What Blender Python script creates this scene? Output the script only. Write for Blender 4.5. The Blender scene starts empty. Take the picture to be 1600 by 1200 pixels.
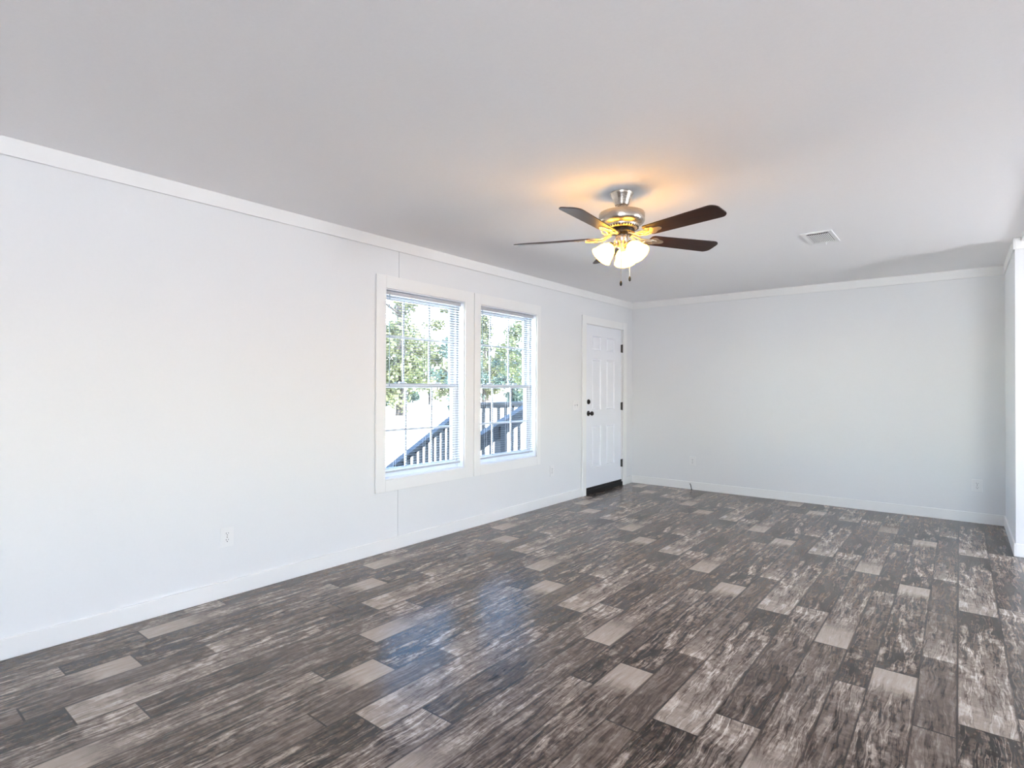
import bpy, bmesh, math, random
from mathutils import Vector, Matrix

# ------------------------------------------------------------------ camera, world, sun, window light and fill lamp, exposure
sc = bpy.context.scene
COL = sc.collection
YAW, PITCH, ROLL = 0.674526, 0.0076772, 0.0035281
fw = Vector((-math.sin(YAW)*math.cos(PITCH), math.cos(YAW)*math.cos(PITCH), math.sin(PITCH)))
r0 = Vector((math.cos(YAW), math.sin(YAW), 0.0))
u0 = r0.cross(fw)
rt = r0*math.cos(ROLL) + u0*math.sin(ROLL)
up = -r0*math.sin(ROLL) + u0*math.cos(ROLL)
cam = bpy.data.objects.new('camera', bpy.data.cameras.new('camera'))
COL.objects.link(cam)
cam.matrix_world = Matrix(((rt.x, up.x, -fw.x, 3.48466), (rt.y, up.y, -fw.y, 0.0), (rt.z, up.z, -fw.z, 1.27277), (0, 0, 0, 1)))
cam.data.sensor_width = 36.0
cam.data.lens = 874.301/1600*36.0
cam.data.clip_start = 0.05
cam.data.clip_end = 500
sc.camera = cam

sc.view_settings.view_transform = 'Standard'
sc.view_settings.look = 'None'
sc.view_settings.gamma = 1.0
sc.view_settings.exposure = 0.03
sc.view_settings.use_curve_mapping = False
sc.cycles.max_bounces = 12
sc.cycles.diffuse_bounces = 8
sc.cycles.transparent_max_bounces = 24
sc.cycles.caustics_reflective = False
sc.cycles.caustics_refractive = False
sc.cycles.sample_clamp_indirect = 20.0

world = bpy.data.worlds.new('world')
sc.world = world
world.use_nodes = True
wn = world.node_tree
wn.nodes.clear()
sky = wn.nodes.new('ShaderNodeTexSky')
sky.sky_type = 'NISHITA'
sky.sun_disc = False
sky.sun_elevation = math.radians(48)
sky.sun_rotation = math.radians(115)
sky.dust_density = 0.6
bg = wn.nodes.new('ShaderNodeBackground')
bg.inputs['Strength'].default_value = 4.2
wo = wn.nodes.new('ShaderNodeOutputWorld')
wn.links.new(sky.outputs[0], bg.inputs[0])
wn.links.new(bg.outputs[0], wo.inputs[0])

sd = bpy.data.lights.new('sun', 'SUN')
sd.energy = 60.0
sd.color = (1.0, 0.97, 0.93)
sd.angle = math.radians(0.6)
sun = bpy.data.objects.new('sun', sd)
COL.objects.link(sun)
sun.rotation_euler = Vector((-0.80, 0.34, -0.92)).to_track_quat('-Z', 'Y').to_euler()

RX = 7.60          # far exterior wall of the adjoining open space
FY = -3.60         # wall behind the camera


def area_lamp(name, loc, direction, w, h, power, color):
    d = bpy.data.lights.new(name, 'AREA')
    d.shape = 'RECTANGLE'
    d.size, d.size_y = w, h
    d.energy = power
    d.color = color
    o = bpy.data.objects.new(name, d)
    COL.objects.link(o)
    o.location = loc
    o.rotation_euler = Vector(direction).to_track_quat('-Z', 'Z').to_euler()
    return o


# window light from the right, and an added fill lamp behind the camera
COOL = (0.93, 0.99, 1.10)
area_lamp('daylight_kitchen_window', (RX-0.10, 4.60, 1.35), (-1, 0, 1.3), 0.86, 0.9, 108, COOL)
area_lamp('front_fill_lamp', (5.3, FY+0.10, 1.30), (0, 1, 1.2), 1.7, 1.0, 218, COOL)


# ------------------------------------------------------------------ node helpers and materials
def new_mat(name):
    m = bpy.data.materials.new(name)
    m.use_nodes = True
    nt = m.node_tree
    b = next(n for n in nt.nodes if n.type == 'BSDF_PRINCIPLED')
    o = next(n for n in nt.nodes if n.type == 'OUTPUT_MATERIAL')
    return m, nt, b, o


def setin(node, name, v):
    node.inputs[name].default_value = v


def lin(r, g, b):
    f = lambda c: (c/255/12.92) if c <= 10 else ((c/255+0.055)/1.055)**2.4
    return (f(r), f(g), f(b), 1.0)


def noise(nt, vec, scale, detail=3.0, rough=0.55, dist=0.0):
    n = nt.nodes.new('ShaderNodeTexNoise')
    n.inputs['Scale'].default_value = scale
    n.inputs['Detail'].default_value = detail
    n.inputs['Roughness'].default_value = rough
    n.inputs['Distortion'].default_value = dist
    if vec is not None:
        nt.links.new(vec, n.inputs['Vector'])
    return n.outputs[0]


def objcoord(nt):
    t = nt.nodes.new('ShaderNodeTexCoord')
    return t.outputs['Object']


def paint(name, rgb, rough=0.5, var=0.03, bump=0.0, scale=30.0, metallic=0.0, spec=0.4):
    """a plain painted / coated surface with a faint procedural mottling"""
    m, nt, b, o = new_mat(name)
    oc = objcoord(nt)
    n = noise(nt, oc, scale, 3.0)
    r = nt.nodes.new('ShaderNodeValToRGB')
    c = lin(*rgb)
    r.color_ramp.elements[0].position = 0.3
    r.color_ramp.elements[1].position = 0.7
    r.color_ramp.elements[0].color = (c[0]*(1-var), c[1]*(1-var), c[2]*(1-var), 1)
    r.color_ramp.elements[1].color = (min(1, c[0]*(1+var)), min(1, c[1]*(1+var)), min(1, c[2]*(1+var)), 1)
    nt.links.new(n, r.inputs[0])
    nt.links.new(r.outputs[0], b.inputs['Base Color'])
    setin(b, 'Roughness', rough)
    setin(b, 'Metallic', metallic)
    setin(b, 'Specular IOR Level', spec)
    if bump:
        bp = nt.nodes.new('ShaderNodeBump')
        bp.inputs['Strength'].default_value = bump
        bp.inputs['Distance'].default_value = 0.002
        nt.links.new(n, bp.inputs['Height'])
        nt.links.new(bp.outputs[0], b.inputs['Normal'])
    return m


M = {}
M['wall'] = paint('wall_paint', (225, 226, 227), 0.75, 0.006, 0.05, 60, spec=0.25)
M['ceiling'] = paint('ceiling_paint', (246, 245, 246), 0.9, 0.008, 0.18, 90, spec=0.15)
M['trim'] = paint('trim_paint', (232, 232, 231), 0.45, 0.004, 0.0, 30)
M['door'] = paint('door_paint', (228, 230, 235), 0.4, 0.004, 0.0, 30)
M['vinyl'] = paint('window_vinyl', (236, 240, 245), 0.35, 0.004, 0.0, 30)
M['plate'] = paint('white_plastic', (229, 229, 229), 0.3, 0.004)
M['blind'] = paint('blind_rail_enamel', (188, 189, 193), 0.35, 0.004)  # white rails toned down: shade on their room side is in the colour
M['slot'] = paint('dark_slot', (52, 52, 54), 0.6, 0.02)
M['gap'] = paint('seam_shadow_filler', (120, 118, 116), 0.8, 0.02)
M['black'] = paint('black_rubber', (24, 22, 21), 0.55, 0.05)
M['bronze'] = paint('oiled_bronze_metal', (46, 43, 41), 0.35, 0.05, metallic=0.7)
M['hinge'] = paint('dark_hinge_metal', (58, 55, 52), 0.4, 0.05, metallic=0.5)
M['rod'] = paint('blind_wand_plastic', (150, 165, 180), 0.2, 0.02)
M['register'] = paint('register_enamel', (236, 236, 236), 0.35, 0.004)
M['duct'] = paint('duct_dark', (40, 40, 42), 0.7, 0.05)
M['deck'] = paint('weathered_deck_lumber', (118, 112, 106), 0.8, 0.18, 0.3, 14)
M['rail'] = paint('stained_rail_lumber', (34, 36, 40), 0.75, 0.15, 0.2, 14)
M['bark'] = paint('tree_bark', (40, 35, 31), 0.9, 0.25, 0.5, 9)
M['shingle'] = paint('roof_shingle', (90, 88, 86), 0.9, 0.15, 0.3, 12)


def metal(name, rgb, rough):
    m, nt, b, o = new_mat(name)
    oc = objcoord(nt)
    mp = nt.nodes.new('ShaderNodeMapping')
    mp.inputs['Scale'].default_value = (6, 6, 420)
    nt.links.new(oc, mp.inputs[0])
    n = noise(nt, mp.outputs[0], 3.0, 2.0)
    mr = nt.nodes.new('ShaderNodeMapRange')
    mr.inputs['To Min'].default_value = rough*0.75
    mr.inputs['To Max'].default_value = rough*1.35
    nt.links.new(n, mr.inputs[0])
    nt.links.new(mr.outputs[0], b.inputs['Roughness'])
    setin(b, 'Base Color', lin(*rgb))
    setin(b, 'Metallic', 1.0)
    return m


M['nickel'] = metal('brushed_nickel', (196, 186, 174), 0.26)
M['iron'] = metal('blade_iron_nickel', (205, 192, 172), 0.34)
M['chain'] = metal('pull_chain_metal', (225, 220, 210), 0.3)


def wood_blade():
    m, nt, b, o = new_mat('dark_walnut_blade')
    oc = objcoord(nt)
    mp = nt.nodes.new('ShaderNodeMapping')
    mp.inputs['Scale'].default_value = (3, 55, 55)
    nt.links.new(oc, mp.inputs[0])
    n = noise(nt, mp.outputs[0], 1.5, 5.0, 0.6, 0.4)
    r = nt.nodes.new('ShaderNodeValToRGB')
    r.color_ramp.elements[0].position = 0.3
    r.color_ramp.elements[0].color = lin(38, 22, 18)
    r.color_ramp.elements[1].position = 0.75
    r.color_ramp.elements[1].color = lin(66, 40, 31)
    nt.links.new(n, r.inputs[0])
    nt.links.new(r.outputs[0], b.inputs['Base Color'])
    setin(b, 'Roughness', 0.42)
    setin(b, 'Specular IOR Level', 0.35)
    return m


M['blade'] = wood_blade()


def lamp_glass():
    """frosted alabaster lamp glass, lit from inside"""
    m, nt, b, o = new_mat('lit_frosted_glass')
    setin(b, 'Base Color', (0.62, 0.52, 0.22, 1))
    setin(b, 'Roughness', 0.35)
    oc = objcoord(nt)
    n = noise(nt, oc, 14.0, 2.0)
    r = nt.nodes.new('ShaderNodeValToRGB')
    r.color_ramp.elements[0].position = 0.35
    r.color_ramp.elements[0].color = (1.0, 0.45, 0.042, 1)
    r.color_ramp.elements[1].position = 0.7
    r.color_ramp.elements[1].color = (1.0, 0.51, 0.050, 1)
    nt.links.new(n, r.inputs[0])
    nt.links.new(r.outputs[0], b.inputs['Emission Color'])
    setin(b, 'Emission Strength', 28.0)
    return m


M['shade'] = lamp_glass()
bm_, nt_, b_, o_ = new_mat('lit_bulb')
setin(b_, 'Emission Color', (1.0, 0.7, 0.3, 1))
setin(b_, 'Emission Strength', 12.0)
M['bulb'] = bm_


def glass_pane():
    m, nt, b, o = new_mat('window_glass')
    nt.nodes.remove(b)
    tr = nt.nodes.new('ShaderNodeBsdfTransparent')
    tr.inputs[0].default_value = (0.93, 0.96, 0.97, 1)
    gl = nt.nodes.new('ShaderNodeBsdfGlossy')
    gl.inputs['Roughness'].default_value = 0.02
    lw = nt.nodes.new('ShaderNodeLayerWeight')
    lw.inputs['Blend'].default_value = 0.5
    pw = nt.nodes.new('ShaderNodeMath')
    pw.operation = 'POWER'
    pw.inputs[1].default_value = 5.0
    nt.links.new(lw.outputs['Facing'], pw.inputs[0])
    fr = nt.nodes.new('ShaderNodeMath')
    fr.operation = 'MULTIPLY_ADD'
    fr.inputs[1].default_value = 0.55
    fr.inputs[2].default_value = 0.03
    nt.links.new(pw.outputs[0], fr.inputs[0])
    mx = nt.nodes.new('ShaderNodeMixShader')
    nt.links.new(fr.outputs[0], mx.inputs[0])
    nt.links.new(tr.outputs[0], mx.inputs[1])
    nt.links.new(gl.outputs[0], mx.inputs[2])
    nt.links.new(mx.outputs[0], o.inputs[0])
    return m


M['glass'] = glass_pane()


def two_sided(name, rgb, trans):
    """thin sheet that lets part of the light through (blind slat, leaf)"""
    m, nt, b, o = new_mat(name)
    oc = objcoord(nt)
    n = noise(nt, oc, 1.7, 2.0)
    r = nt.nodes.new('ShaderNodeValToRGB')
    c = lin(*rgb)
    r.color_ramp.elements[0].color = (c[0]*0.85, c[1]*0.85, c[2]*0.85, 1)
    r.color_ramp.elements[1].color = (min(1, c[0]*1.1), min(1, c[1]*1.1), min(1, c[2]*1.1), 1)
    nt.links.new(n, r.inputs[0])
    nt.links.new(r.outputs[0], b.inputs['Base Color'])
    setin(b, 'Roughness', 0.6)
    tl = nt.nodes.new('ShaderNodeBsdfTranslucent')
    nt.links.new(r.outputs[0], tl.inputs[0])
    mx = nt.nodes.new('ShaderNodeMixShader')
    mx.inputs[0].default_value = trans
    nt.links.new(b.outputs[0], mx.inputs[1])
    nt.links.new(tl.outputs[0], mx.inputs[2])
    nt.links.new(mx.outputs[0], o.inputs[0])
    return m


M['slat'] = two_sided('blind_slat_vinyl', (84, 88, 93), 0.02)  # white slats coloured grey: their backlit shade is put into the colour
M['leaf_a'] = two_sided('leaf_pale_green', (72, 80, 46), 0.35)
M['leaf_b'] = two_sided('leaf_blue_green', (48, 66, 58), 0.30)
M['leaf_c'] = two_sided('leaf_olive', (72, 76, 46), 0.35)


def ground_mat():
    m, nt, b, o = new_mat('sandy_yard')
    oc = objcoord(nt)
    n1 = noise(nt, oc, 0.35, 5.0, 0.6)
    n2 = noise(nt, oc, 6.0, 4.0, 0.7)
    mx = nt.nodes.new('ShaderNodeMath')
    mx.operation = 'ADD'
    nt.links.new(n1, mx.inputs[0])
    nt.links.new(n2, mx.inputs[1])
    r = nt.nodes.new('ShaderNodeValToRGB')
    r.color_ramp.elements[0].position = 0.75
    r.color_ramp.elements[0].color = lin(196, 188, 158)
    r.color_ramp.elements[1].position = 1.15
    r.color_ramp.elements[1].color = lin(232, 222, 204)
    e = r.color_ramp.elements.new(0.9)
    e.color = lin(222, 212, 192)
    mul = nt.nodes.new('ShaderNodeMath')
    mul.operation = 'MULTIPLY'
    mul.inputs[1].default_value = 1.0
    nt.links.new(mx.outputs[0], mul.inputs[0])
    nt.links.new(mul.outputs[0], r.inputs[0])
    nt.links.new(r.outputs[0], b.inputs['Base Color'])
    setin(b, 'Roughness', 0.95)
    return m


M['ground'] = ground_mat()


def floor_mat():
    """printed sheet-vinyl plank floor: one 0.923 x 1.403 m pattern of six planks, repeated with a half drop"""
    m, nt, b, o = new_mat('distressed_plank_vinyl')
    L = nt.links

    def val(x):
        return x

    def math_(op, a, c=None, d=None, clamp=False):
        n = nt.nodes.new('ShaderNodeMath')
        n.operation = op
        n.use_clamp = clamp
        for i, x in enumerate((a, c, d)):
            if x is None:
                continue
            if isinstance(x, (int, float)):
                n.inputs[i].default_value = x
            else:
                L.new(x, n.inputs[i])
        return n.outputs[0]

    def ramp(fac, stops, mode='LINEAR'):
        n = nt.nodes.new('ShaderNodeValToRGB')
        cr = n.color_ramp
        cr.interpolation = mode
        while len(cr.elements) < len(stops):
            cr.elements.new(0.5)
        for e, (p, c) in zip(cr.elements, stops):
            e.position = p
            e.color = c if isinstance(c, tuple) else (c, c, c, 1)
        L.new(fac, n.inputs[0])
        return n.outputs[0]

    def comb(x, y, z):
        n = nt.nodes.new('ShaderNodeCombineXYZ')
        for i, q in enumerate((x, y, z)):
            if isinstance(q, (int, float)):
                n.inputs[i].default_value = q
            else:
                L.new(q, n.inputs[i])
        return n.outputs[0]

    def smooth(x, lo, hi):
        n = nt.nodes.new('ShaderNodeMapRange')
        n.interpolation_type = 'SMOOTHSTEP'
        n.inputs[1].default_value = lo
        n.inputs[2].default_value = hi
        L.new(x, n.inputs[0])
        return n.outputs[0]

    W, P = 0.923, 1.403
    sep = nt.nodes.new('ShaderNodeSeparateXYZ')
    L.new(objcoord(nt), sep.inputs[0])
    X, Y = sep.outputs[0], sep.outputs[1]
    q = math_('DIVIDE', math_('SUBTRACT', X, 2.905-W*6), W)
    k = math_('SUBTRACT', math_('FLOOR', q), 6.0)
    uf = math_('FRACT', q)
    u = math_('MULTIPLY', uf, W)
    yy = math_('SUBTRACT', Y, math_('MULTIPLY', k, P/2))
    edges = [0.0, 0.15, 0.27, 0.435, 0.57, 0.752]
    joints = [3.172, 2.815, 3.060, 2.620, 2.737, 2.930]
    jn = ramp(uf, [(e/W, (j-2.0)/2.0) for e, j in zip(edges, joints)], 'CONSTANT')
    idx = ramp(uf, [(e/W, i/8.0) for i, e in enumerate(edges)], 'CONSTANT')
    joff = math_('ADD', math_('MULTIPLY', jn, 2.0), 2.0)
    v = math_('FRACT', math_('ADD', math_('DIVIDE', math_('SUBTRACT', yy, joff), P), 20.0))
    vy = math_('MULTIPLY', v, P)
    # tone along each plank, from its near end (0) to its far end (1); second: how weathered
    tones = [
        [(0.0, .74), (.15, .66), (.22, .50), (.55, .42), (.8, .40), (1.0, .34)],
        [(0.0, .24), (.2, .30), (.5, .36), (.8, .38), (.93, .55), (1.0, .60)],
        [(0.0, .22), (.15, .32), (.5, .40), (.8, .44), (.86, .62), (.90, .72), (1.0, .72)],
        [(0.0, .34), (.3, .40), (.44, .32), (.50, .30), (.505, .62), (.6, .52), (.8, .40), (1.0, .42)],
        [(0.0, .66), (.2, .58), (.45, .50), (.65, .42), (.85, .28), (1.0, .18)],
        [(0.0, .28), (.3, .30), (.5, .36), (.7, .40), (.92, .50), (1.0, .56)],
    ]
    weath = [
        [(0.0, .10), (.17, .20), (.3, .75), (.6, .65), (1.0, .45)],
        [(0.0, .95), (.3, .8), (.6, .55), (.85, .75), (1.0, .8)],
        [(0.0, 1.0), (.5, .85), (.8, .7), (.9, .12), (1.0, .08)],
        [(0.0, .35), (.3, .30), (.5, .55), (.51, .6), (.8, .5), (1.0, .3)],
        [(0.0, .45), (.3, .7), (.6, 1.0), (1.0, .9)],
        [(0.0, .7), (.3, .5), (.6, .6), (1.0, .95)],
    ]
    tone = wth = None
    for i in range(6):
        mask = math_('COMPARE', idx, i/8.0, 0.03)
        t = math_('MULTIPLY', ramp(v, tones[i]), mask)
        w = math_('MULTIPLY', ramp(v, weath[i]), mask)
        tone = t if tone is None else math_('ADD', tone, t)
        wth = w if wth is None else math_('ADD', wth, w)
    iz = math_('MULTIPLY', idx, 37.0)
    # gentle bend of the grain
    bend = noise(nt, comb(math_('MULTIPLY', u, 7.0), math_('MULTIPLY', vy, 4.0), iz), 1.0, 2.0)
    ub = math_('ADD', u, math_('MULTIPLY', math_('SUBTRACT', bend, 0.5), 0.05))
    grain = noise(nt, comb(math_('MULTIPLY', ub, 62.0), math_('MULTIPLY', vy, 4.2), iz), 1.0, 4.0, 0.6)
    fine = noise(nt, comb(math_('MULTIPLY', ub, 190.0), math_('MULTIPLY', vy, 16.0), iz), 1.0, 2.0, 0.5)
    patch = noise(nt, comb(math_('MULTIPLY', ub, 17.0), math_('MULTIPLY', vy, 6.5), math_('ADD', iz, 3.0)), 1.0, 6.0, 0.66)
    cross = noise(nt, comb(math_('MULTIPLY', u, 24.0), math_('MULTIPLY', vy, 34.0), iz), 1.0, 4.0, 0.7)
    streak = noise(nt, comb(math_('MULTIPLY', ub, 36.0), math_('MULTIPLY', vy, 2.2), math_('ADD', iz, 9.0)), 1.0, 5.0, 0.6)
    vein = noise(nt, comb(math_('MULTIPLY', ub, 30.0), math_('MULTIPLY', vy, 2.0), math_('ADD', iz, 21.0)), 1.0, 3.0, 0.6)
    tone = math_('ADD', math_('MULTIPLY', math_('SUBTRACT', tone, 0.42), 1.05), 0.475)
    t = math_('ADD', tone, math_('MULTIPLY', math_('SUBTRACT', grain, 0.5), math_('MULTIPLY_ADD', wth, 0.42, 0.14)))
    t = math_('ADD', t, math_('MULTIPLY', math_('SUBTRACT', fine, 0.5), 0.14))
    t = math_('ADD', t, math_('MULTIPLY', math_('SUBTRACT', cross, 0.5), math_('MULTIPLY', wth, 0.72)))
    white = math_('MULTIPLY', smooth(math_('ADD', math_('MULTIPLY', patch, 0.6), math_('MULTIPLY', streak, 0.4)), 0.51, 0.59), wth)
    t = math_('ADD', t, math_('MULTIPLY', white, 0.36))
    dark = math_('MULTIPLY', smooth(math_('ADD', math_('MULTIPLY', grain, 0.5), math_('MULTIPLY', patch, 0.5)), 0.47, 0.39), wth)
    t = math_('SUBTRACT', t, math_('MULTIPLY', dark, 0.26))
    crack = math_('MULTIPLY', smooth(math_('ABSOLUTE', math_('SUBTRACT', vein, 0.52)), 0.022, 0.004), wth)
    t = math_('SUBTRACT', t, math_('MULTIPLY', crack, 0.26))
    wline = math_('MULTIPLY', smooth(math_('ABSOLUTE', math_('SUBTRACT', vein, 0.455)), 0.022, 0.005), wth)
    t = math_('ADD', t, math_('MULTIPLY', wline, 0.28))
    # printed joints
    es = []
    for e in edges[1:]:
        es += [((e-0.0045)/W, 1.0), (e/W, 0.0), ((e+0.0045)/W, 1.0)]
    seam = ramp(uf, [(0.0, 0.0), (0.0045/W, 1.0)] + es + [(1-0.0045/W, 1.0), (1.0, 0.0)])
    endj = smooth(math_('MINIMUM', vy, math_('SUBTRACT', P, vy)), 0.0008, 0.005)
    t = math_('MULTIPLY', t, math_('ADD', math_('MULTIPLY', math_('MULTIPLY', seam, endj), 0.78), 0.22), clamp=True)
    col = ramp(t, [(0.0, lin(20, 14, 11)), (.2, lin(50, 39, 33)), (.4, lin(90, 77, 69)), (.6, lin(131, 118, 108)),
                   (.8, lin(170, 157, 146)), (1.0, lin(208, 198, 188))])
    L.new(col, b.inputs['Base Color'])
    rr = math_('ADD', math_('MULTIPLY', grain, 0.14), 0.17)
    L.new(rr, b.inputs['Roughness'])
    setin(b, 'Specular IOR Level', 0.5)
    bp = nt.nodes.new('ShaderNodeBump')
    bp.inputs['Strength'].default_value = 0.12
    bp.inputs['Distance'].default_value = 0.001
    L.new(t, bp.inputs['Height'])
    L.new(bp.outputs[0], b.inputs['Normal'])
    return m


M['floor'] = floor_mat()


# ------------------------------------------------------------------ mesh helpers
class MB:
    def __init__(self):
        self.bm = bmesh.new()

    def box(self, x0, x1, y0, y1, z0, z1):
        vs = [self.bm.verts.new((x, y, z)) for x in (x0, x1) for y in (y0, y1) for z in (z0, z1)]
        for f in ((0, 1, 3, 2), (4, 6, 7, 5), (0, 4, 5, 1), (2, 3, 7, 6), (0, 2, 6, 4), (1, 5, 7, 3)):
            self.bm.faces.new([vs[i] for i in f])
        return self

    def obox(self, c, ax, ay, az, hx, hy, hz):
        """box with its own axes"""
        c, ax, ay, az = Vector(c), Vector(ax), Vector(ay), Vector(az)
        vs = [self.bm.verts.new(c + ax*hx*i + ay*hy*j + az*hz*k) for i in (-1, 1) for j in (-1, 1) for k in (-1, 1)]
        for f in ((0, 1, 3, 2), (4, 6, 7, 5), (0, 4, 5, 1), (2, 3, 7, 6), (0, 2, 6, 4), (1, 5, 7, 3)):
            self.bm.faces.new([vs[i] for i in f])
        return self

    def bar(self, a, b_, w, h):
        """square bar from a to b"""
        a, b_ = Vector(a), Vector(b_)
        d = (b_-a)
        ln = d.length
        d.normalize()
        ref = Vector((0, 0, 1)) if abs(d.z) < 0.95 else Vector((1, 0, 0))
        s = d.cross(ref).normalized()
        t = s.cross(d)
        return self.obox((a+b_)/2, d, s, t, ln/2, w/2, h/2)

    def tube(self, pts, rad, seg=10, caps=True):
        pts = [Vector(p) for p in pts]
        rads = rad if isinstance(rad, (list, tuple)) else [rad]*len(pts)
        rings = []
        s = None
        for i, p in enumerate(pts):
            d = (pts[min(i+1, len(pts)-1)] - pts[max(i-1, 0)]).normalized()
            if s is None:
                ref = Vector((0, 0, 1)) if abs(d.z) < 0.9 else Vector((1, 0, 0))
                s = d.cross(ref).normalized()
            else:
                s = (s - d*s.dot(d)).normalized()
            t = s.cross(d)
            rings.append([self.bm.verts.new(p + (s*math.cos(a) + t*math.sin(a))*rads[i])
                          for a in (2*math.pi*j/seg for j in range(seg))])
        for q, w in zip(rings, rings[1:]):
            for j in range(seg):
                self.bm.faces.new((q[j], q[(j+1) % seg], w[(j+1) % seg], w[j]))
        if caps:
            self.bm.faces.new(rings[0][::-1])
            self.bm.faces.new(rings[-1])
        return self

    def lathe(self, prof, axis=(0, 0, 1), origin=(0, 0, 0), seg=40, ripple=0.0, lobes=0, close=False):
        """profile of (radius, height) about an axis"""
        ax = Vector(axis).normalized()
        ref = Vector((1, 0, 0)) if abs(ax.x) < 0.9 else Vector((0, 1, 0))
        s = (ref - ax*ref.dot(ax)).normalized()
        t = ax.cross(s)
        o = Vector(origin)
        n = len(prof)
        rings = []
        for i, (r, h) in enumerate(prof):
            ring = []
            for j in range(seg):
                a = 2*math.pi*j/seg
                rr = r*(1 + ripple*math.cos(lobes*a)*(i/(n-1))**2) if lobes else r
                ring.append(self.bm.verts.new(o + ax*h + (s*math.cos(a) + t*math.sin(a))*max(rr, 1e-4)))
            rings.append(ring)
        pairs = list(zip(rings, rings[1:]))
        if close:
            pairs.append((rings[-1], rings[0]))
        for q, w in pairs:
            for j in range(seg):
                self.bm.faces.new((q[j], q[(j+1) % seg], w[(j+1) % seg], w[j]))
        if not close:
            self.bm.faces.new(rings[0][::-1])
            self.bm.faces.new(rings[-1])
        return self

    def prism(self, poly, z0, z1, mat=None):
        """polygon in the XY plane extruded from z0 to z1, then moved by a matrix"""
        mt = mat or Matrix.Identity(4)
        lo = [self.bm.verts.new(mt @ Vector((x, y, z0))) for x, y in poly]
        hi = [self.bm.verts.new(mt @ Vector((x, y, z1))) for x, y in poly]
        n = len(poly)
        self.bm.faces.new(lo[::-1])
        self.bm.faces.new(hi)
        for i in range(n):
            self.bm.faces.new((lo[i], lo[(i+1) % n], hi[(i+1) % n], hi[i]))
        return self

    def build(self, name, mat, parent=None, smooth=False, bevel=0.0, kind=None):
        bmesh.ops.recalc_face_normals(self.bm, faces=self.bm.faces)
        me = bpy.data.meshes.new(name)
        self.bm.to_mesh(me)
        self.bm.free()
        me.materials.append(mat)
        if smooth:
            for p in me.polygons:
                p.use_smooth = True
        o = bpy.data.objects.new(name, me)
        COL.objects.link(o)
        if parent:
            o.parent = parent
        if bevel:
            bv = o.modifiers.new('bevel', 'BEVEL')
            bv.width = bevel
            bv.segments = 2
            bv.limit_method = 'ANGLE'
        if smooth:
            try:
                me.set_sharp_from_angle(angle=math.radians(40))
            except Exception:
                pass
        if kind:
            o['kind'] = kind
        return o


def empty(name, loc, rz=0.0):
    o = bpy.data.objects.new(name, None)
    o.empty_display_size = 0.1
    COL.objects.link(o)
    o.location = loc
    o.rotation_euler = (0, 0, rz)
    return o


def tag(o, label, cat, group=None):
    o['label'] = label
    o['category'] = cat
    if group:
        o['group'] = group
    return o


def copy_tree(o, parent=None):
    c = o.copy()
    COL.objects.link(c)
    if parent:
        c.parent = parent
    for ch in list(o.children):
        copy_tree(ch, c)
    return c


# ------------------------------------------------------------------ room shell
H, BY, SX, SY = 2.44, 6.975, 3.82, 5.77
WIN = [(2.77, 3.67), (3.868, 4.768)]
WZ0, WZ1 = 0.552, 2.052
DY0, DY1, DZ1 = 5.755, 6.700, 2.055
SEAM = 2.911
TH = 0.16

MB().box(0, RX, FY, BY, -0.12, 0).build('floor', M['floor'], kind='structure')
MB().box(-TH, RX+0.16, FY-0.16, BY+0.16, H, H+0.14).build('ceiling', M['ceiling'], kind='structure')
MB().box(-0.55, RX+0.5, FY-0.5, BY+0.5, H+0.14, H+0.24).build('roof', M['shingle'], kind='structure')

w = MB()
w.box(-TH, 0, FY-0.16, SEAM-0.0018, 0, WZ0).box(-TH, 0, SEAM+0.0018, DY0, 0, WZ0)
w.box(-TH, 0, FY-0.16, SEAM-0.0018, WZ1, H).box(-TH, 0, SEAM+0.0018, DY0, WZ1, H)
w.box(-TH, 0, FY-0.16, WIN[0][0], WZ0, WZ1).box(-TH, 0, WIN[0][1], WIN[1][0], WZ0, WZ1)
w.box(-TH, 0, WIN[1][1], DY0, WZ0, WZ1)
w.box(-TH, 0, DY0, DY1, DZ1, H).box(-TH, 0, DY1, BY+0.16, 0, H)
w.box(-TH, -0.001, FY-0.16, BY+0.16, -0.9, 0)
wall_left = w.build('wall_left', M['wall'], kind='structure')
MB().box(-0.02, -0.004, SEAM-0.0018, SEAM+0.0018, 0.1, WZ0-0.09).box(-0.02, -0.004, SEAM-0.0018, SEAM+0.0018, WZ1+0.09, H-0.08).build('panel_seam', M['gap'], wall_left)

MB().box(0, RX+0.16, BY, BY+0.16, -0.9, H).build('wall_back', M['wall'], kind='structure')
MB().box(SX, RX, SY, BY, 0, H).build('wall_jog', M['wall'], kind='structure')
w = MB()          # far exterior wall with one window
for y0, y1, z0, z1 in ((FY-.16, 4.15, 0, H), (5.05, BY, 0, H), (4.15, 5.05, 0, 0.88), (4.15, 5.05, 1.82, H)):
    w.box(RX, RX+0.16, y0, y1, z0, z1)
w.build('wall_right', M['wall'], kind='structure')
w = MB()          # wall behind the camera with one window
for x0, x1, z0, z1 in ((0, 4.4, 0, H), (6.2, RX, 0, H), (4.4, 6.2, 0, 0.78), (4.4, 6.2, 1.82, H)):
    w.box(x0, x1, FY-0.16, FY, z0, z1)
w.build('wall_front', M['wall'], kind='structure')

# baseboards
BH, BT = 0.098, 0.013
MB().box(0, BT, FY, DY0-0.088, 0, BH).box(0, BT, DY1+0.09, BY-BT, 0, BH).build('baseboard_left', M['trim'], kind='structure', bevel=0.003)
MB().box(0, SX-BT, BY-BT, BY, 0, BH).build('baseboard_back', M['trim'], kind='structure', bevel=0.003)
MB().box(SX-BT, SX, SY-BT, BY, 0, BH).box(SX, RX, SY-BT, SY, 0, BH).build('baseboard_right', M['trim'], kind='structure', bevel=0.003)
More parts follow.
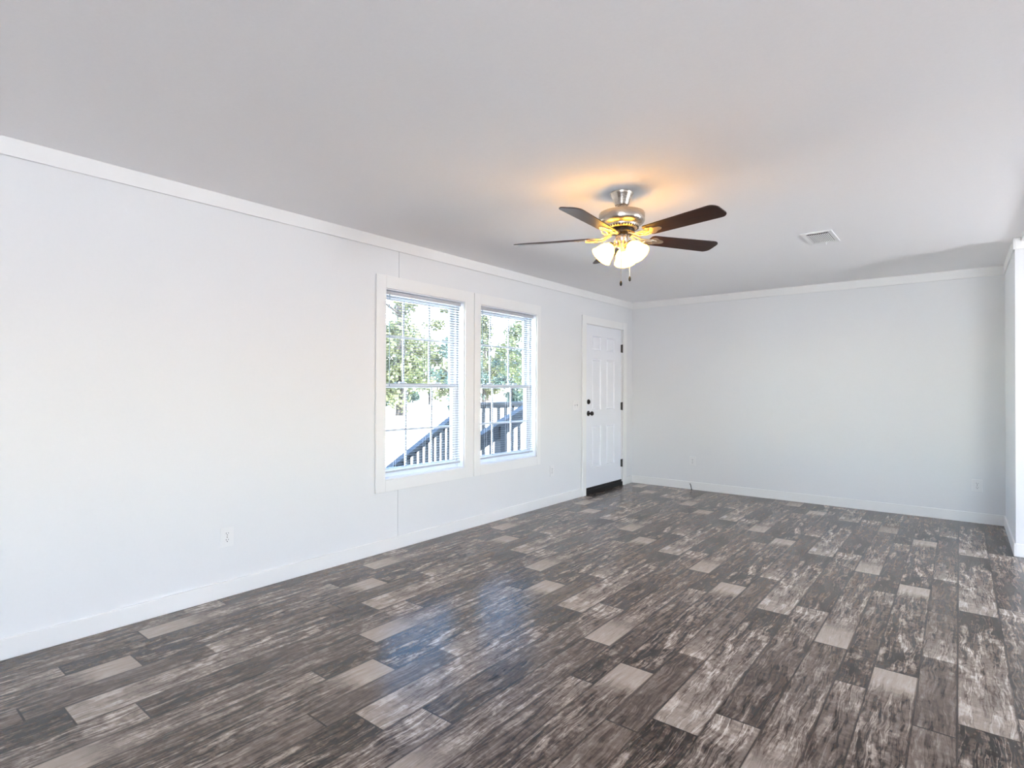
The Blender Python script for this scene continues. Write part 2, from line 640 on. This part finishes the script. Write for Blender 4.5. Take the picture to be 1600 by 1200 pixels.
# flat crown boards at the ceiling
CH, CT = 0.086, 0.011
MB().box(0.004, CT+0.004, FY, BY, H-CH, H).build('trim_1', M['trim'], kind='structure', bevel=0.002)
MB().box(CT+0.004, SX-CT, BY-CT-0.003, BY-0.003, H-CH, H).build('trim_2', M['trim'], kind='structure', bevel=0.002)
MB().box(SX-CT, SX, SY-CT, BY, H-CH, H).box(SX, RX, SY-CT, SY, H-CH, H).build('trim_3', M['trim'], kind='structure', bevel=0.002)
MB().box(3.855, 3.985, FY, SY-CT, H-0.03, H).build('trim_4', M['trim'], kind='structure', bevel=0.002)


# ------------------------------------------------------------------ windows
def make_window(idx, y0, y1):
    o = MB()
    # jamb liner around the opening = the structural window object
    jx0, jx1, t = -TH, 0.002, 0.012
    o.box(jx0, jx1, y0, y0+t, WZ0, WZ1).box(jx0, jx1, y1-t, y1, WZ0, WZ1)
    o.box(jx0, jx1, y0+t, y1-t, WZ0, WZ0+t).box(jx0, jx1, y0+t, y1-t, WZ1-t, WZ1)
    win = o.build('window_%d' % idx, M['vinyl'], kind='structure')
    c = MB()
    cx, cw = 0.018, 0.092
    yl = y0-cw+0.004 if idx == 1 else y0-0.083
    yr = y1+0.108 if idx == 1 else y1+0.054
    c.box(0.005, cx, yl, y0+0.004, WZ0-0.086, WZ1+0.094)
    c.box(0.005, cx, y1-0.004, yr, WZ0-0.086, WZ1+0.094)
    c.box(0.005, cx, y0+0.004, y1-0.004, WZ0-0.086, WZ0+0.004)
    c.box(0.005, cx, y0+0.004, y1-0.004, WZ1-0.004, WZ1+0.094)
    c.build('casing', M['trim'], win, bevel=0.002)
    f = MB()
    a, b_ = y0+t, y1-t
    z0, z1 = WZ0+t, WZ1-t
    fw_ = 0.022
    f.box(-0.15, -0.072, a, a+fw_, z0, z1).box(-0.15, -0.072, b_-fw_, b_, z0, z1)
    f.box(-0.15, -0.072, a+fw_, b_-fw_, z0, z0+fw_).box(-0.15, -0.072, a+fw_, b_-fw_, z1-fw_, z1)
    f.build('window_frame', M['vinyl'], win, bevel=0.002)
    a, b_ = a+fw_, b_-fw_
    mid = 1.292
    my = (y0+0.296, y0+0.584)

    def sash(name, x0, x1, s0, s1, st, mz, br, tr):
        s = MB()
        s.box(x0, x1, a, a+st, s0, s1).box(x0, x1, b_-st, b_, s0, s1)
        s.box(x0, x1, a+st, b_-st, s0, s0+br).box(x0, x1, a+st, b_-st, s1-tr, s1)
        so = s.build(name, M['vinyl'], win, bevel=0.002)
        xm = (x0+x1)/2
        g = MB()
        for y in my:
            g.box(xm-0.005, xm+0.005, y-0.009, y+0.009, s0+br, s1-tr)
        g.box(xm-0.0049, xm+0.0049, a+st, b_-st, mz-0.009, mz+0.009)
        g.build('muntin_grid', M['vinyl'], so)
        MB().box(xm-0.002, xm+0.002, a+st, b_-st, s0+br, s1-tr).build('pane', M['glass'], so)
        return so
    sash('upper_sash', -0.138, -0.112, mid-0.02, z1-fw_, 0.036, 1.688, 0.034, 0.034)
    lo = sash('lower_sash', -0.106, -0.078, z0+fw_, mid+0.018, 0.036, 0.930, 0.044, 0.036)
    k = MB()
    for y in (a+0.22, b_-0.22):
        k.box(-0.098, -0.080, y-0.03, y+0.03, mid+0.018, mid+0.030)
    k.build('sash_lock', M['vinyl'], lo, bevel=0.002)
    return win


for i, (a_, b_) in enumerate(WIN):
    make_window(i+1, a_, b_)


# ------------------------------------------------------------------ mini blinds hanging inside the window openings
def make_blind(label):
    root = empty('mini_blind', (0, 0, WZ0))
    tag(root, label, 'blind', 'white mini blinds in the twin windows')
    ya, yb = 0.0165, 0.868
    zt = WZ1-WZ0-0.012           # top inside the opening, local z
    xs = -0.034
    MB().box(xs-0.013, xs+0.013, ya, yb, zt-0.032, zt-0.004).build('head_rail', M['blind'], root, bevel=0.002)
    sl = MB()
    pitch, n = 0.0215, 0
    z = zt-0.046
    zb = 0.062
    tilt = math.radians(4)
    while z > zb+0.02:
        prof = []
        for j in range(5):
            q = -1+j*0.5
            px = q*0.0125
            pz = 0.0016*(1-q*q) + px*math.tan(tilt)
            prof.append((px, pz))
        rows = []
        for y in (ya+0.004, yb-0.004):
            rows.append([sl.bm.verts.new((xs+px, y, z+pz)) for px, pz in prof])
        for j in range(4):
            sl.bm.faces.new((rows[0][j], rows[0][j+1], rows[1][j+1], rows[1][j]))
        z -= pitch
        n += 1
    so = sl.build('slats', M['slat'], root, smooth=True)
    sm = so.modifiers.new('thickness', 'SOLIDIFY')
    sm.thickness = 0.0006
    MB().box(xs-0.0125, xs+0.0125, ya, yb, zb-0.010, zb+0.006).build('bottom_rail', M['blind'], root, bevel=0.003)
    ld = MB()
    for y in (ya+0.11, (ya+yb)/2, yb-0.11):
        for dx in (-0.0135, 0.0135):
            ld.tube([(xs+dx, y, zt-0.03), (xs+dx, y, zb)], 0.0006, 5)
    ld.build('ladder_cord', M['plate'], root)
    wd = MB()
    wy = ya+0.04
    wd.tube([(xs+0.017, wy, zt-0.03), (xs+0.019, wy, zt-0.05), (xs+0.019, wy, 0.735)], 0.0035, 8)
    wd.build('tilt_wand', M['rod'], root, smooth=True)
    cd = MB()
    cy = yb-0.075
    for dy in (-0.003, 0.003):
        cd.tube([(xs+0.016, cy+dy, zt-0.03), (xs+0.016, cy+dy, 0.12)], 0.0009, 5)
    cd.lathe([(0.002, 0.0), (0.006, 0.004), (0.005, 0.022), (0.002, 0.03)], (0, 0, -1), (xs+0.016, cy, 0.13), 12)
    cd.build('lift_cord', M['plate'], root, smooth=True)
    return root


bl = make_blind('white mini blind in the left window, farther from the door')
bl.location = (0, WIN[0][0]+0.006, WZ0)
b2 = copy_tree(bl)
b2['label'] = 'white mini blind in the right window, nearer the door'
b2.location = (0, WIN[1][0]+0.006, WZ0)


# ------------------------------------------------------------------ entry door
def make_door():
    d = MB()          # jamb
    d.box(-TH, 0.0, DY0, DY0+0.016, 0, DZ1).box(-TH, 0.0, DY1-0.012, DY1, 0, DZ1)
    d.box(-TH, 0.0, DY0+0.016, DY1-0.012, DZ1-0.006, DZ1)
    door = d.build('door_1', M['trim'], kind='structure')
    c = MB()
    c.box(0.005, 0.019, DY0-0.088, DY0-0.0005, 0, 2.146)
    c.box(0.005, 0.019, DY1+0.0005, DY1+0.088, 0, 2.146)
    c.box(0.004, 0.016, DY0, DY1, DZ1-0.004, 2.141)
    c.build('casing', M['trim'], door, bevel=0.002)
    # six-panel leaf: front grid with panels sunk and raised again
    ys = [5.775, 5.940, 6.155, 6.295, 6.505, 6.684]
    zs = [0.078, 0.312, 0.818, 1.012, 1.640, 1.742, 1.918, 2.046]
    x1, x0 = -0.012, -0.056
    s = MB()
    bm = s.bm
    grid = [[bm.verts.new((x1, y, z)) for z in zs] for y in ys]
    pan = []
    for i in range(len(ys)-1):
        for j in range(len(zs)-1):
            f = bm.faces.new((grid[i][j], grid[i+1][j], grid[i+1][j+1], grid[i][j+1]))
            if i in (1, 3) and j in (1, 3, 5):
                pan.append(f)
    back = [bm.verts.new((x0, ys[i], zs[j])) for i, j in ((0, 0), (-1, 0), (-1, -1), (0, -1))]
    bm.faces.new(back)
    n, k = len(ys), len(zs)
    bm.faces.new([grid[i][0] for i in range(n)][::-1] + [back[0], back[1]])
    bm.faces.new([grid[i][-1] for i in range(n)] + [back[2], back[3]])
    bm.faces.new([grid[0][j] for j in range(k)] + [back[3], back[0]])
    bm.faces.new([grid[-1][j] for j in range(k)][::-1] + [back[1], back[2]])
    bmesh.ops.recalc_face_normals(bm, faces=bm.faces)
    for f in pan:
        bmesh.ops.inset_individual(bm, faces=[f], thickness=0.012, depth=-0.015)
        bmesh.ops.inset_individual(bm, faces=[f], thickness=0.006, depth=0.0)
        bmesh.ops.inset_individual(bm, faces=[f], thickness=0.022, depth=0.011)
    leaf = s.build('door_leaf', M['door'], door)
    # lever-less round knob and deadbolt
    kb = MB()
    kb.lathe([(0.032, 0.0), (0.032, 0.006), (0.026, 0.010)], (1, 0, 0), (x1, 5.846, 0.973), 28)
    kb.lathe([(0.012, 0.008), (0.011, 0.030), (0.018, 0.036), (0.026, 0.046), (0.027, 0.056), (0.020, 0.066), (0.006, 0.069)], (1, 0, 0), (x1, 5.846, 0.973), 28)
    k_ = kb.build('door_knob', M['bronze'], leaf, smooth=True)
    k_['label'] = 'dark round door knob'
    db = MB()
    db.lathe([(0.030, 0.0), (0.030, 0.008), (0.022, 0.014)], (1, 0, 0), (x1, 5.846, 1.113), 28)
    db.box(x1+0.012, x1+0.026, 5.840, 5.852, 1.095, 1.131)
    k_ = db.build('deadbolt', M['bronze'], leaf, smooth=True)
    k_['label'] = 'dark thumb-turn deadbolt'
    for z0, z1 in ((0.242, 0.345), (0.99, 1.095), (1.748, 1.856)):
        h = MB()
        h.tube([(0.003, 6.688, z0), (0.003, 6.688, z1)], 0.0075, 12)
        h.box(-0.012, 0.001, 6.672, 6.688, z0+0.003, z1-0.003)
        h_ = h.build('hinge', M['hinge'], door)
        h_['label'] = 'dark metal hinge'
    t = MB()
    t.box(-0.14, 0.010, DY0+0.016, DY1-0.012, 0.001, 0.050)
    t.box(-0.05, -0.006, DY0+0.016, DY1-0.012, 0.050, 0.078)
    t_ = t.build('threshold', M['black'], door)
    t_['label'] = 'black threshold under the door'
    return door


make_door()


# ------------------------------------------------------------------ outlets and switch: built facing +X at the origin
def make_outlet(w_, h_):
    root = empty('wall_outlet', (0, 0, 0))
    p = MB()
    p.box(0.0, 0.0055, -w_/2, w_/2, 0, h_)
    p.build('cover_plate', M['plate'], root, bevel=0.0035)
    for zc in (h_/2-0.0195, h_/2+0.0195):
        r = MB()
        poly = []
        for q in range(24):
            a = 2*math.pi*q/24
            poly.append((0.0172*math.cos(a), max(-0.0125, min(0.0125, 0.0172*math.sin(a)))))
        r.prism(poly, 0.0, 0.0018, Matrix(((0, 0, 1, 0.0055), (1, 0, 0, 0), (0, 1, 0, zc), (0, 0, 0, 1))))
        ro = r.build('receptacle', M['plate'], root)
        s = MB()
        s.box(0.0070, 0.0077, -0.0078, -0.0052, zc+0.0005, zc+0.0090)
        s.box(0.0070, 0.0077, 0.0052, 0.0078, zc+0.0015, zc+0.0080)
        s.lathe([(0.0030, 0.0), (0.0030, 0.0007)], (1, 0, 0), (0.0070, 0, zc-0.0065), 12)
        s.build('slots', M['slot'], ro)
    sc_ = MB()
    for z in (h_/2,):
        sc_.lathe([(0.003, 0), (0.003, 0.0012)], (1, 0, 0), (0.0055, 0, z), 12)
    sc_.build('screw', M['hinge'], root)
    return root


GO = 'white duplex wall outlets'
o1 = make_outlet(0.080, 0.118)
tag(o1, 'white duplex outlet on the left wall in the foreground, left of the windows', 'outlet', GO)
o1.location = (0.0, 1.583, 0.303)
o2 = copy_tree(o1)
tag(o2, 'white duplex outlet low between the right window and the entry door', 'outlet', GO)
o2.location = (0.0, 5.059, 0.312)
o3 = copy_tree(o1)
tag(o3, 'white duplex outlet on the back wall above the black cable stub', 'outlet', GO)
o3.location = (0.844, BY, 0.299)
o3.rotation_euler = (0, 0, -math.pi/2)
o4 = copy_tree(o1)
tag(o4, 'white duplex outlet at the right end of the back wall', 'outlet', GO)
o4.location = (3.616, BY, 0.297)
o4.rotation_euler = (0, 0, -math.pi/2)

sw = empty('light_switch', (0.0, 5.546, 1.022))
tag(sw, 'white double light switch plate just left of the entry door casing', 'light switch')
MB().box(0, 0.0055, -0.0575, 0.0575, 0, 0.115).build('cover_plate', M['plate'], sw, bevel=0.0035)
for y in (-0.023, 0.023):
    t = MB()
    t.obox((0.0105, y, 0.0605), (0.94, 0, 0.34), (0, 1, 0), (-0.34, 0, 0.94), 0.0070, 0.0045, 0.0075)
    t.build('toggle', M['plate'], sw, bevel=0.001)
    s = MB()
    s.box(0.0052, 0.0060, y-0.006, y+0.006, 0.0455, 0.0695)
    s.build('toggle_slot', M['gap'], sw)
for y in (-0.023, 0.023):
    for z in (0.0275, 0.0875):
        MB().lathe([(0.0026, 0), (0.0026, 0.001)], (1, 0, 0), (0.0055, y, z), 10).build('screw', M['hinge'], sw)

# ------------------------------------------------------------------ black cable stub by the back wall
cb = MB()
cb.tube([(0.838, 6.950, 0.0), (0.836, 6.948, 0.020), (0.830, 6.946, 0.050), (0.818, 6.948, 0.078)], 0.0048, 10)
cb.lathe([(0.011, 0.0), (0.010, 0.004), (0.005, 0.006)], (0, 0, 1), (0.838, 6.950, 0.0), 14)
cable = cb.build('coaxial_cable', M['black'], smooth=True)
tag(cable, 'short black cable stub rising from the floor at the back wall baseboard', 'cable')

# ------------------------------------------------------------------ ceiling register
vx0, vx1, vy0, vy1 = 2.552, 2.760, 4.625, 5.010
vent = empty('ceiling_vent', ((vx0+vx1)/2, (vy0+vy1)/2, H))
tag(vent, 'white louvered air register on the ceiling right of the fan', 'air vent')
hx, hy = (vx1-vx0)/2, (vy1-vy0)/2
fr_ = MB()
ix, iy = hx-0.030, hy-0.034
for (x0, x1, y0, y1) in ((-hx, -ix, -hy, hy), (ix, hx, -hy, hy), (-ix, ix, -hy, -iy), (-ix, ix, iy, hy)):
    fr_.box(x0, x1, y0, y1, -0.009, 0)
fr_.build('frame', M['register'], vent, bevel=0.004)
MB().box(-ix, ix, -iy, iy, -0.0012, 0).build('backing', M['duct'], vent)
lv = MB()
for q in range(12):
    x = -ix + 0.008 + q*(2*ix-0.016)/11
    a = math.radians(48)
    lv.obox((x, 0.016, -0.0058), (math.cos(a), 0, math.sin(a)), (0, 1, 0), (-math.sin(a), 0, math.cos(a)), 0.0040, iy-0.017, 0.0005)
lv.build('louvers', M['register'], vent)
lev = MB()
lev.bar((0.010, iy+0.004, -0.006), (0.010, iy+0.022, -0.022), 0.007, 0.003)
lev.build('damper_lever', M['register'], vent)

# ------------------------------------------------------------------ ceiling fan with three-lamp light kit
FX, FYC = 1.912, 3.010
fan = empty('ceiling_fan', (FX, FYC, H))
tag(fan, 'nickel ceiling fan with five dark blades and a lit three-shade light kit', 'ceiling fan')
Z = lambda z: z-H
MB().lathe([(0.020, Z(2.362)), (0.040, Z(2.366)), (0.044, Z(2.376)), (0.050, Z(2.395)), (0.064, Z(2.425)), (0.069, Z(2.434)), (0.069, Z(2.4395))], seg=48).build('canopy', M['nickel'], fan, smooth=True)
MB().tube([(0, 0, Z(2.330)), (0, 0, Z(2.365))], 0.0125, 20).build('downrod', M['nickel'], fan, smooth=True)
MB().lathe([(0.060, Z(2.242)), (0.098, Z(2.245)), (0.120, Z(2.252)), (0.131, Z(2.262)), (0.135, Z(2.270)), (0.135, Z(2.312)), (0.132, Z(2.318)), (0.104, Z(2.326)), (0.050, Z(2.332)), (0.018, Z(2.335))], seg=64).build('motor_housing', M['nickel'], fan, smooth=True)
vr = MB()
vr.lathe([(0.070, Z(2.222)), (0.090, Z(2.225)), (0.098, Z(2.233)), (0.100, Z(2.245))], seg=64)
vo = vr.build('vent_ring', M['iron'], fan, smooth=True)
vs_ = MB()
for q in range(36):
    a = 2*math.pi*q/36
    r_ = Vector((math.cos(a), math.sin(a), 0))
    vs_.obox(r_*0.0945 + Vector((0, 0, Z(2.2310))), r_, (-r_.y, r_.x, 0), (0, 0, 1), 0.0045, 0.0024, 0.0055)
vs_.build('vent_slots', M['slot'], vo)
MB().lathe([(0.055, Z(2.200)), (0.074, Z(2.203)), (0.078, Z(2.212)), (0.074, Z(2.223))], seg=48).build('flywheel', M['bronze'], fan, smooth=True)
MB().lathe([(0.018, Z(2.138)), (0.030, Z(2.141)), (0.036, Z(2.150)), (0.036, Z(2.190)), (0.034, Z(2.195)), (0.030, Z(2.201))], seg=40).build('switch_housing', M['nickel'], fan, smooth=True)
MB().lathe([(0.004, Z(2.092)), (0.011, Z(2.095)), (0.016, Z(2.106)), (0.022, Z(2.124)), (0.028, Z(2.139))], seg=28).build('light_hub', M['nickel'], fan, smooth=True)

BZ = 2.176


def make_blade_meshes():
    """one blade pointing along +X, pitched about its own length; root plate iron under it"""
    w0, w1, x0, x1 = 0.056, 0.069, 0.185, 0.664
    poly = []
    for cxx, cyy, rr, a0 in ((x1-0.042, w1-0.042, 0.042, 0), (x0+0.02, w0-0.02, 0.02, 90), (x0+0.02, -w0+0.02, 0.02, 180), (x1-0.042, -w1+0.042, 0.042, 270)):
        for q in range(7):
            a = math.radians(a0+15*q)
            poly.append((cxx+rr*math.cos(a), cyy+rr*math.sin(a)))
    pitch = Matrix.Rotation(math.radians(-12), 4, 'X')
    b1 = MB()
    b1.prism(poly, -0.003, 0.003, pitch)
    # iron: curved double arm and a three-lobed plate below the blade
    ir = MB()
    plate = []
    for q in range(48):
        a = 2*math.pi*q/48
        r_ = 0.036*(1+0.24*math.cos(3*a))
        plate.append((0.232+1.25*r_*math.cos(a), 0.95*r_*math.sin(a)))
    ir.prism(plate, -0.0075, -0.0032, pitch)
    for s in (-1, 1):
        ir.tube([(0.064, 0.010*s, 0.018), (0.092, 0.020*s, 0.006), (0.120, 0.026*s, -0.008), (0.150, 0.022*s, -0.011), (0.178, 0.010*s, -0.008), (0.205, 0.006*s, -0.006)], [0.0075, 0.0065, 0.006, 0.0055, 0.006, 0.005], 10)
        ir.tube([(0.118, 0.024*s, -0.008), (0.150, 0.040*s, -0.010), (0.185, 0.040*s, -0.009 - 0.008*s*0), (0.222, 0.026*s, -0.008)], 0.004, 8)
    ir.tube([(0.150, -0.022, -0.011), (0.158, 0.0, -0.012), (0.150, 0.022, -0.011)], 0.004, 8)
    for (sx, sy) in ((0.262, 0.0), (0.218, 0.020), (0.218, -0.020)):
        p = pitch @ Vector((sx, sy, -0.0075))
        ir.lathe([(0.0045, 0.0), (0.0035, 0.002)], (0, 0, -1), p, 10)
    return b1, ir


b1, ir = make_blade_meshes()
blade0 = b1.build('blade', M['blade'], fan, bevel=0.0015)
iron0 = ir.build('blade_iron', M['iron'], blade0, smooth=True)
blade0.location = (0, 0, Z(BZ))
BASE = math.radians(-14.0)
blade0.rotation_euler = (0, 0, BASE)
for q in range(1, 5):
    c = copy_tree(blade0, fan)
    c.rotation_euler = (0, 0, BASE + q*2*math.pi/5)

# shades: bell glass, tilted outward, open end down and out
for deg in (108, -12, 228):
    a = math.radians(deg)
    rad = Vector((math.cos(a), math.sin(a), 0))
    ax = (rad*math.sin(math.radians(42)) - Vector((0, 0, 1))*math.cos(math.radians(42))).normalized()
    p0 = rad*0.060 + Vector((0, 0, Z(2.128)))
    arm = MB()
    arm.tube([rad*0.016 + Vector((0, 0, Z(2.118))), rad*0.038 + Vector((0, 0, Z(2.136))), p0 - ax*0.012, p0 + ax*0.004], 0.0065, 12)
    arm.lathe([(0.010, -0.010), (0.021, -0.004), (0.026, 0.006), (0.026, 0.014), (0.022, 0.016)], ax, p0, 28)
    arm.build('lamp_holder', M['nickel'], fan, smooth=True)
    sh = MB()
    outer = [(0.026, 0.010), (0.031, 0.016), (0.042, 0.029), (0.050, 0.046), (0.055, 0.066), (0.060, 0.086), (0.067, 0.100)]
    inner = [(r_-0.003, h_+0.0005) for r_, h_ in outer]
    sh.lathe(outer + inner[::-1], ax, p0, 56, close=True)
    s_ = sh.build('lamp_shade', M['shade'], fan, smooth=True)
    s_['label'] = 'glowing frosted bell glass'
    bb = MB()
    bb.lathe([(0.012, 0.014), (0.013, 0.034), (0.019, 0.046), (0.024, 0.062), (0.022, 0.076), (0.013, 0.084), (0.004, 0.086)], ax, p0, 24)
    bb.build('bulb', M['bulb'], s_, smooth=True)

# pull chains hang from the switch housing
rv = Vector((math.cos(YAW), math.sin(YAW), 0))
fv = Vector((math.sin(YAW), -math.cos(YAW), 0))
for off, toward, zb in ((-0.013, 0.046, 1.905), (0.042, 0.030, 1.935)):
    p = rv*off + fv*toward
    ch = MB()
    ch.tube([(p.x*0.7, p.y*0.7, Z(2.160)), (p.x, p.y, Z(2.150)), (p.x, p.y, Z(zb))], 0.0016, 8)
    ch_ = ch.build('pull_chain', M['chain'], fan)
    fb = MB()
    fb.lathe([(0.002, 0.002), (0.006, -0.004), (0.0075, -0.014), (0.006, -0.024), (0.002, -0.028)], (0, 0, 1), (p.x, p.y, Z(zb)), 14)
    f_ = fb.build('chain_fob', M['black'], ch_, smooth=True)
    f_['label'] = 'small dark wooden pull fob'

# ------------------------------------------------------------------ outside: yard, porch, stairs, rails, trees
GZ = -0.86
MB().box(-160, 60, -120, 200, GZ-0.3, GZ).build('ground', M['ground'], kind='structure')

DKY = 5.44          # near edge of the porch deck
XO, XI = -1.60, -0.52
dk = empty('porch_deck', (-0.9, 6.4, GZ))
tag(dk, 'weathered wooden porch deck outside the entry door', 'deck')
d = MB()
for q in range(12):
    x = -TH-0.02-0.13*q
    d.box(x-0.125, x, DKY, 7.45, -0.085, -0.050)
for v_ in d.bm.verts:
    v_.co -= Vector((-0.9, 6.4, GZ))
d.build('decking', M['deck'], dk)
for x, y in ((XO, DKY+0.05), (XO, 7.40), (-0.25, DKY+0.05), (-0.25, 7.40)):
    p = MB()
    p.box(x-0.045+0.9, x+0.045+0.9, y-0.045-6.4, y+0.045-6.4, 0, -0.085-GZ)
    p.build('support_post', M['deck'], dk)

st = empty('porch_stairs', (-1.05, 4.6, GZ))
tag(st, 'weathered wooden steps going down from the porch deck along the house', 'stairs')
SL = 0.536
for x in (XO+0.10, XI-0.10):
    s = MB()
    s.bar((x+1.05, DKY-4.6-0.16, -0.26-GZ), (x+1.05, DKY-4.6-0.16-0.95, -0.26-GZ-0.95*SL), 0.04, 0.24)
    s.build('stringer', M['deck'], st)
for q in range(4):
    s = MB()
    y = DKY-0.02-0.28*(q+1)
    z = -0.05-0.16*(q+1)
    s.box(XO+0.125+1.05, XI-0.125+1.05, y-4.6, y+0.27-4.6, z-0.035-GZ, z-GZ)
    s.build('tread', M['deck'], st)


def railing(name, label, x, y0, z0, y1, z1, posts, nbal, low, group=None):
    """rail in the plane x: top line from (y0,z0) to (y1,z1)"""
    root = empty(name, (x, (y0+y1)/2, GZ))
    tag(root, label, 'railing', group)
    om = Vector((x, (y0+y1)/2, GZ))
    zt = lambda y: z0 + (z1-z0)*(y-y0)/(y1-y0)
    sl_ = (z1-z0)/(y1-y0)
    r = MB()
    r.bar(Vector((x, y0, zt(y0)-0.02))-om, Vector((x, y1, zt(y1)-0.02))-om, 0.10, 0.030)
    r.bar(Vector((x, y0, zt(y0)-0.062))-om, Vector((x, y1, zt(y1)-0.062))-om, 0.036, 0.055)
    r.build('top_rail', M['rail'], root)
    r = MB()
    r.bar(Vector((x, y0, zt(y0)-low))-om, Vector((x, y1, zt(y1)-low))-om, 0.036, 0.085)
    r.build('bottom_rail', M['rail'], root)
    for (py, pb) in posts:
        p = MB()
        p.box(-0.045, 0.045, py-0.045-om.y, py+0.045-om.y, pb-GZ, zt(py)-0.03-GZ)
        p.build('post', M['rail'], root)
    for q in range(nbal):
        y = y0 + (y1-y0)*(q+0.5)/nbal
        if any(abs(y-py) < 0.06 for py, pb in posts):
            continue
        p = MB()
        p.box(-0.018, 0.018, y-0.018-om.y, y+0.018-om.y, zt(y)-low-0.02-GZ, zt(y)-0.06-GZ)
        p.build('baluster', M['rail'], root)
    return root


railing('deck_railing', 'dark wooden deck guard rail with level top, outside the right window', XO, DKY+0.06, 1.083, 7.40, 1.083, [(DKY+0.06, -0.05), (7.36, -0.05)], 12, 0.98)
railing('stair_railing', 'dark wooden stair rail sloping down across the left window', XO, DKY-1.36, 1.083-1.36*SL, DKY-0.04, 1.083-0.04*SL, [(DKY-1.30, GZ)], 14, 0.94)
railing('stair_railing', 'dark wooden handrail sloping low across the right window, nearest the glass', XI, 4.06, 0.648, 5.38, 1.118, [(4.12, GZ), (4.80, GZ)], 0, 0.14)

# trees: a ragged row far across the yard
rnd = random.Random(7)


def make_tree(name, label, group, leaf, h, w_, seed, low):
    r = random.Random(seed)
    root = empty(name, (0, 0, GZ))
    tag(root, label, 'tree', group)
    t = MB()
    t.tube([(0, 0, 0), (0.1, 0.05, h*0.3), (-0.05, 0.1, h*0.6), (0.05, 0, h*0.9)], [h*0.028, h*0.022, h*0.014, h*0.005], 8)
    for q in range(7):
        a = r.uniform(0, 6.28)
        z = h*r.uniform(0.25, 0.7)
        l = w_*r.uniform(0.3, 0.45)
        t.tube([(0, 0, z), (math.cos(a)*l*0.5, math.sin(a)*l*0.5, z+l*0.35), (math.cos(a)*l, math.sin(a)*l, z+l*0.8)], [h*0.011, h*0.008, h*0.003], 6)
    t.build('trunk', M['bark'], root, smooth=True)
    f = MB()
    clumps = []
    for q in range(40):
        a = r.uniform(0, 6.28)
        zz = r.uniform(low, 1.0)
        env = math.sin(math.pi*min(1, max(0.08, (zz-low)/(1.02-low)*0.86+0.14)))
        rr = w_*0.5*env*math.sqrt(r.uniform(0.05, 1))
        clumps.append((Vector((math.cos(a)*rr, math.sin(a)*rr, h*zz)), w_*r.uniform(0.10, 0.19)))
    for c, cr in clumps:
        for q in range(120):
            d_ = Vector((r.gauss(0, 1), r.gauss(0, 1), r.gauss(0, 0.75)))
            d_.normalize()
            p = c + d_*cr*r.uniform(0.45, 1.05)
            s = r.uniform(0.10, 0.20)*h/9
            n_ = (d_ + Vector((r.uniform(-1, 1), r.uniform(-1, 1), r.uniform(-1, 1)))*0.8).normalized()
            e1 = n_.orthogonal().normalized()
            e2 = n_.cross(e1)
            vs = [f.bm.verts.new(p + e1*s*i + e2*s*j*0.6) for i, j in ((-1, 0), (0, -1), (1, 0), (0, 1))]
            f.bm.faces.new(vs)
    me_o = f.build('foliage', leaf, root)
    return root


kinds = [
    ('oak_tree', 'pale green broad-crowned tree in the row across the yard', 'pale broad trees across the yard', M['leaf_a'], 10.5, 6.6, 3, 0.14),
    ('cedar_tree', 'blue-green bushy tree in the row across the yard', 'blue-green bushy trees across the yard', M['leaf_b'], 9.0, 5.6, 5, 0.06),
    ('shrub_tree', 'olive green tall loose tree in the row across the yard', 'olive tall trees across the yard', M['leaf_c'], 12.5, 6.4, 8, 0.10),
]
protos = {}
plan = []
for row, (px_, y0_, n_) in enumerate(((-31, 19.5, 7), (-40, 26, 7), (-49, 30, 8), (-58, 33, 8))):
    for q in range(n_):
        sc_ = (0.80, 0.95, 0.88, 0.84, 0.98, 0.9)[(q+2*row) % 6]
        if row == 0 and y0_ + 8.4*q > 38:
            sc_ = 1.0
        plan.append((px_ + (1.0 if q % 2 else -0.6), y0_ + 8.6*q + 1.2*row, (q*2+row) % 3, sc_))
for i, (x, y, k, s) in enumerate(plan):
    if k not in protos:
        o = make_tree(*kinds[k])
        protos[k] = o
    else:
        o = copy_tree(protos[k])
    o.location = (x, y, GZ)
    o.scale = (s, s, s)
    o.rotation_euler = (0, 0, i*1.37)
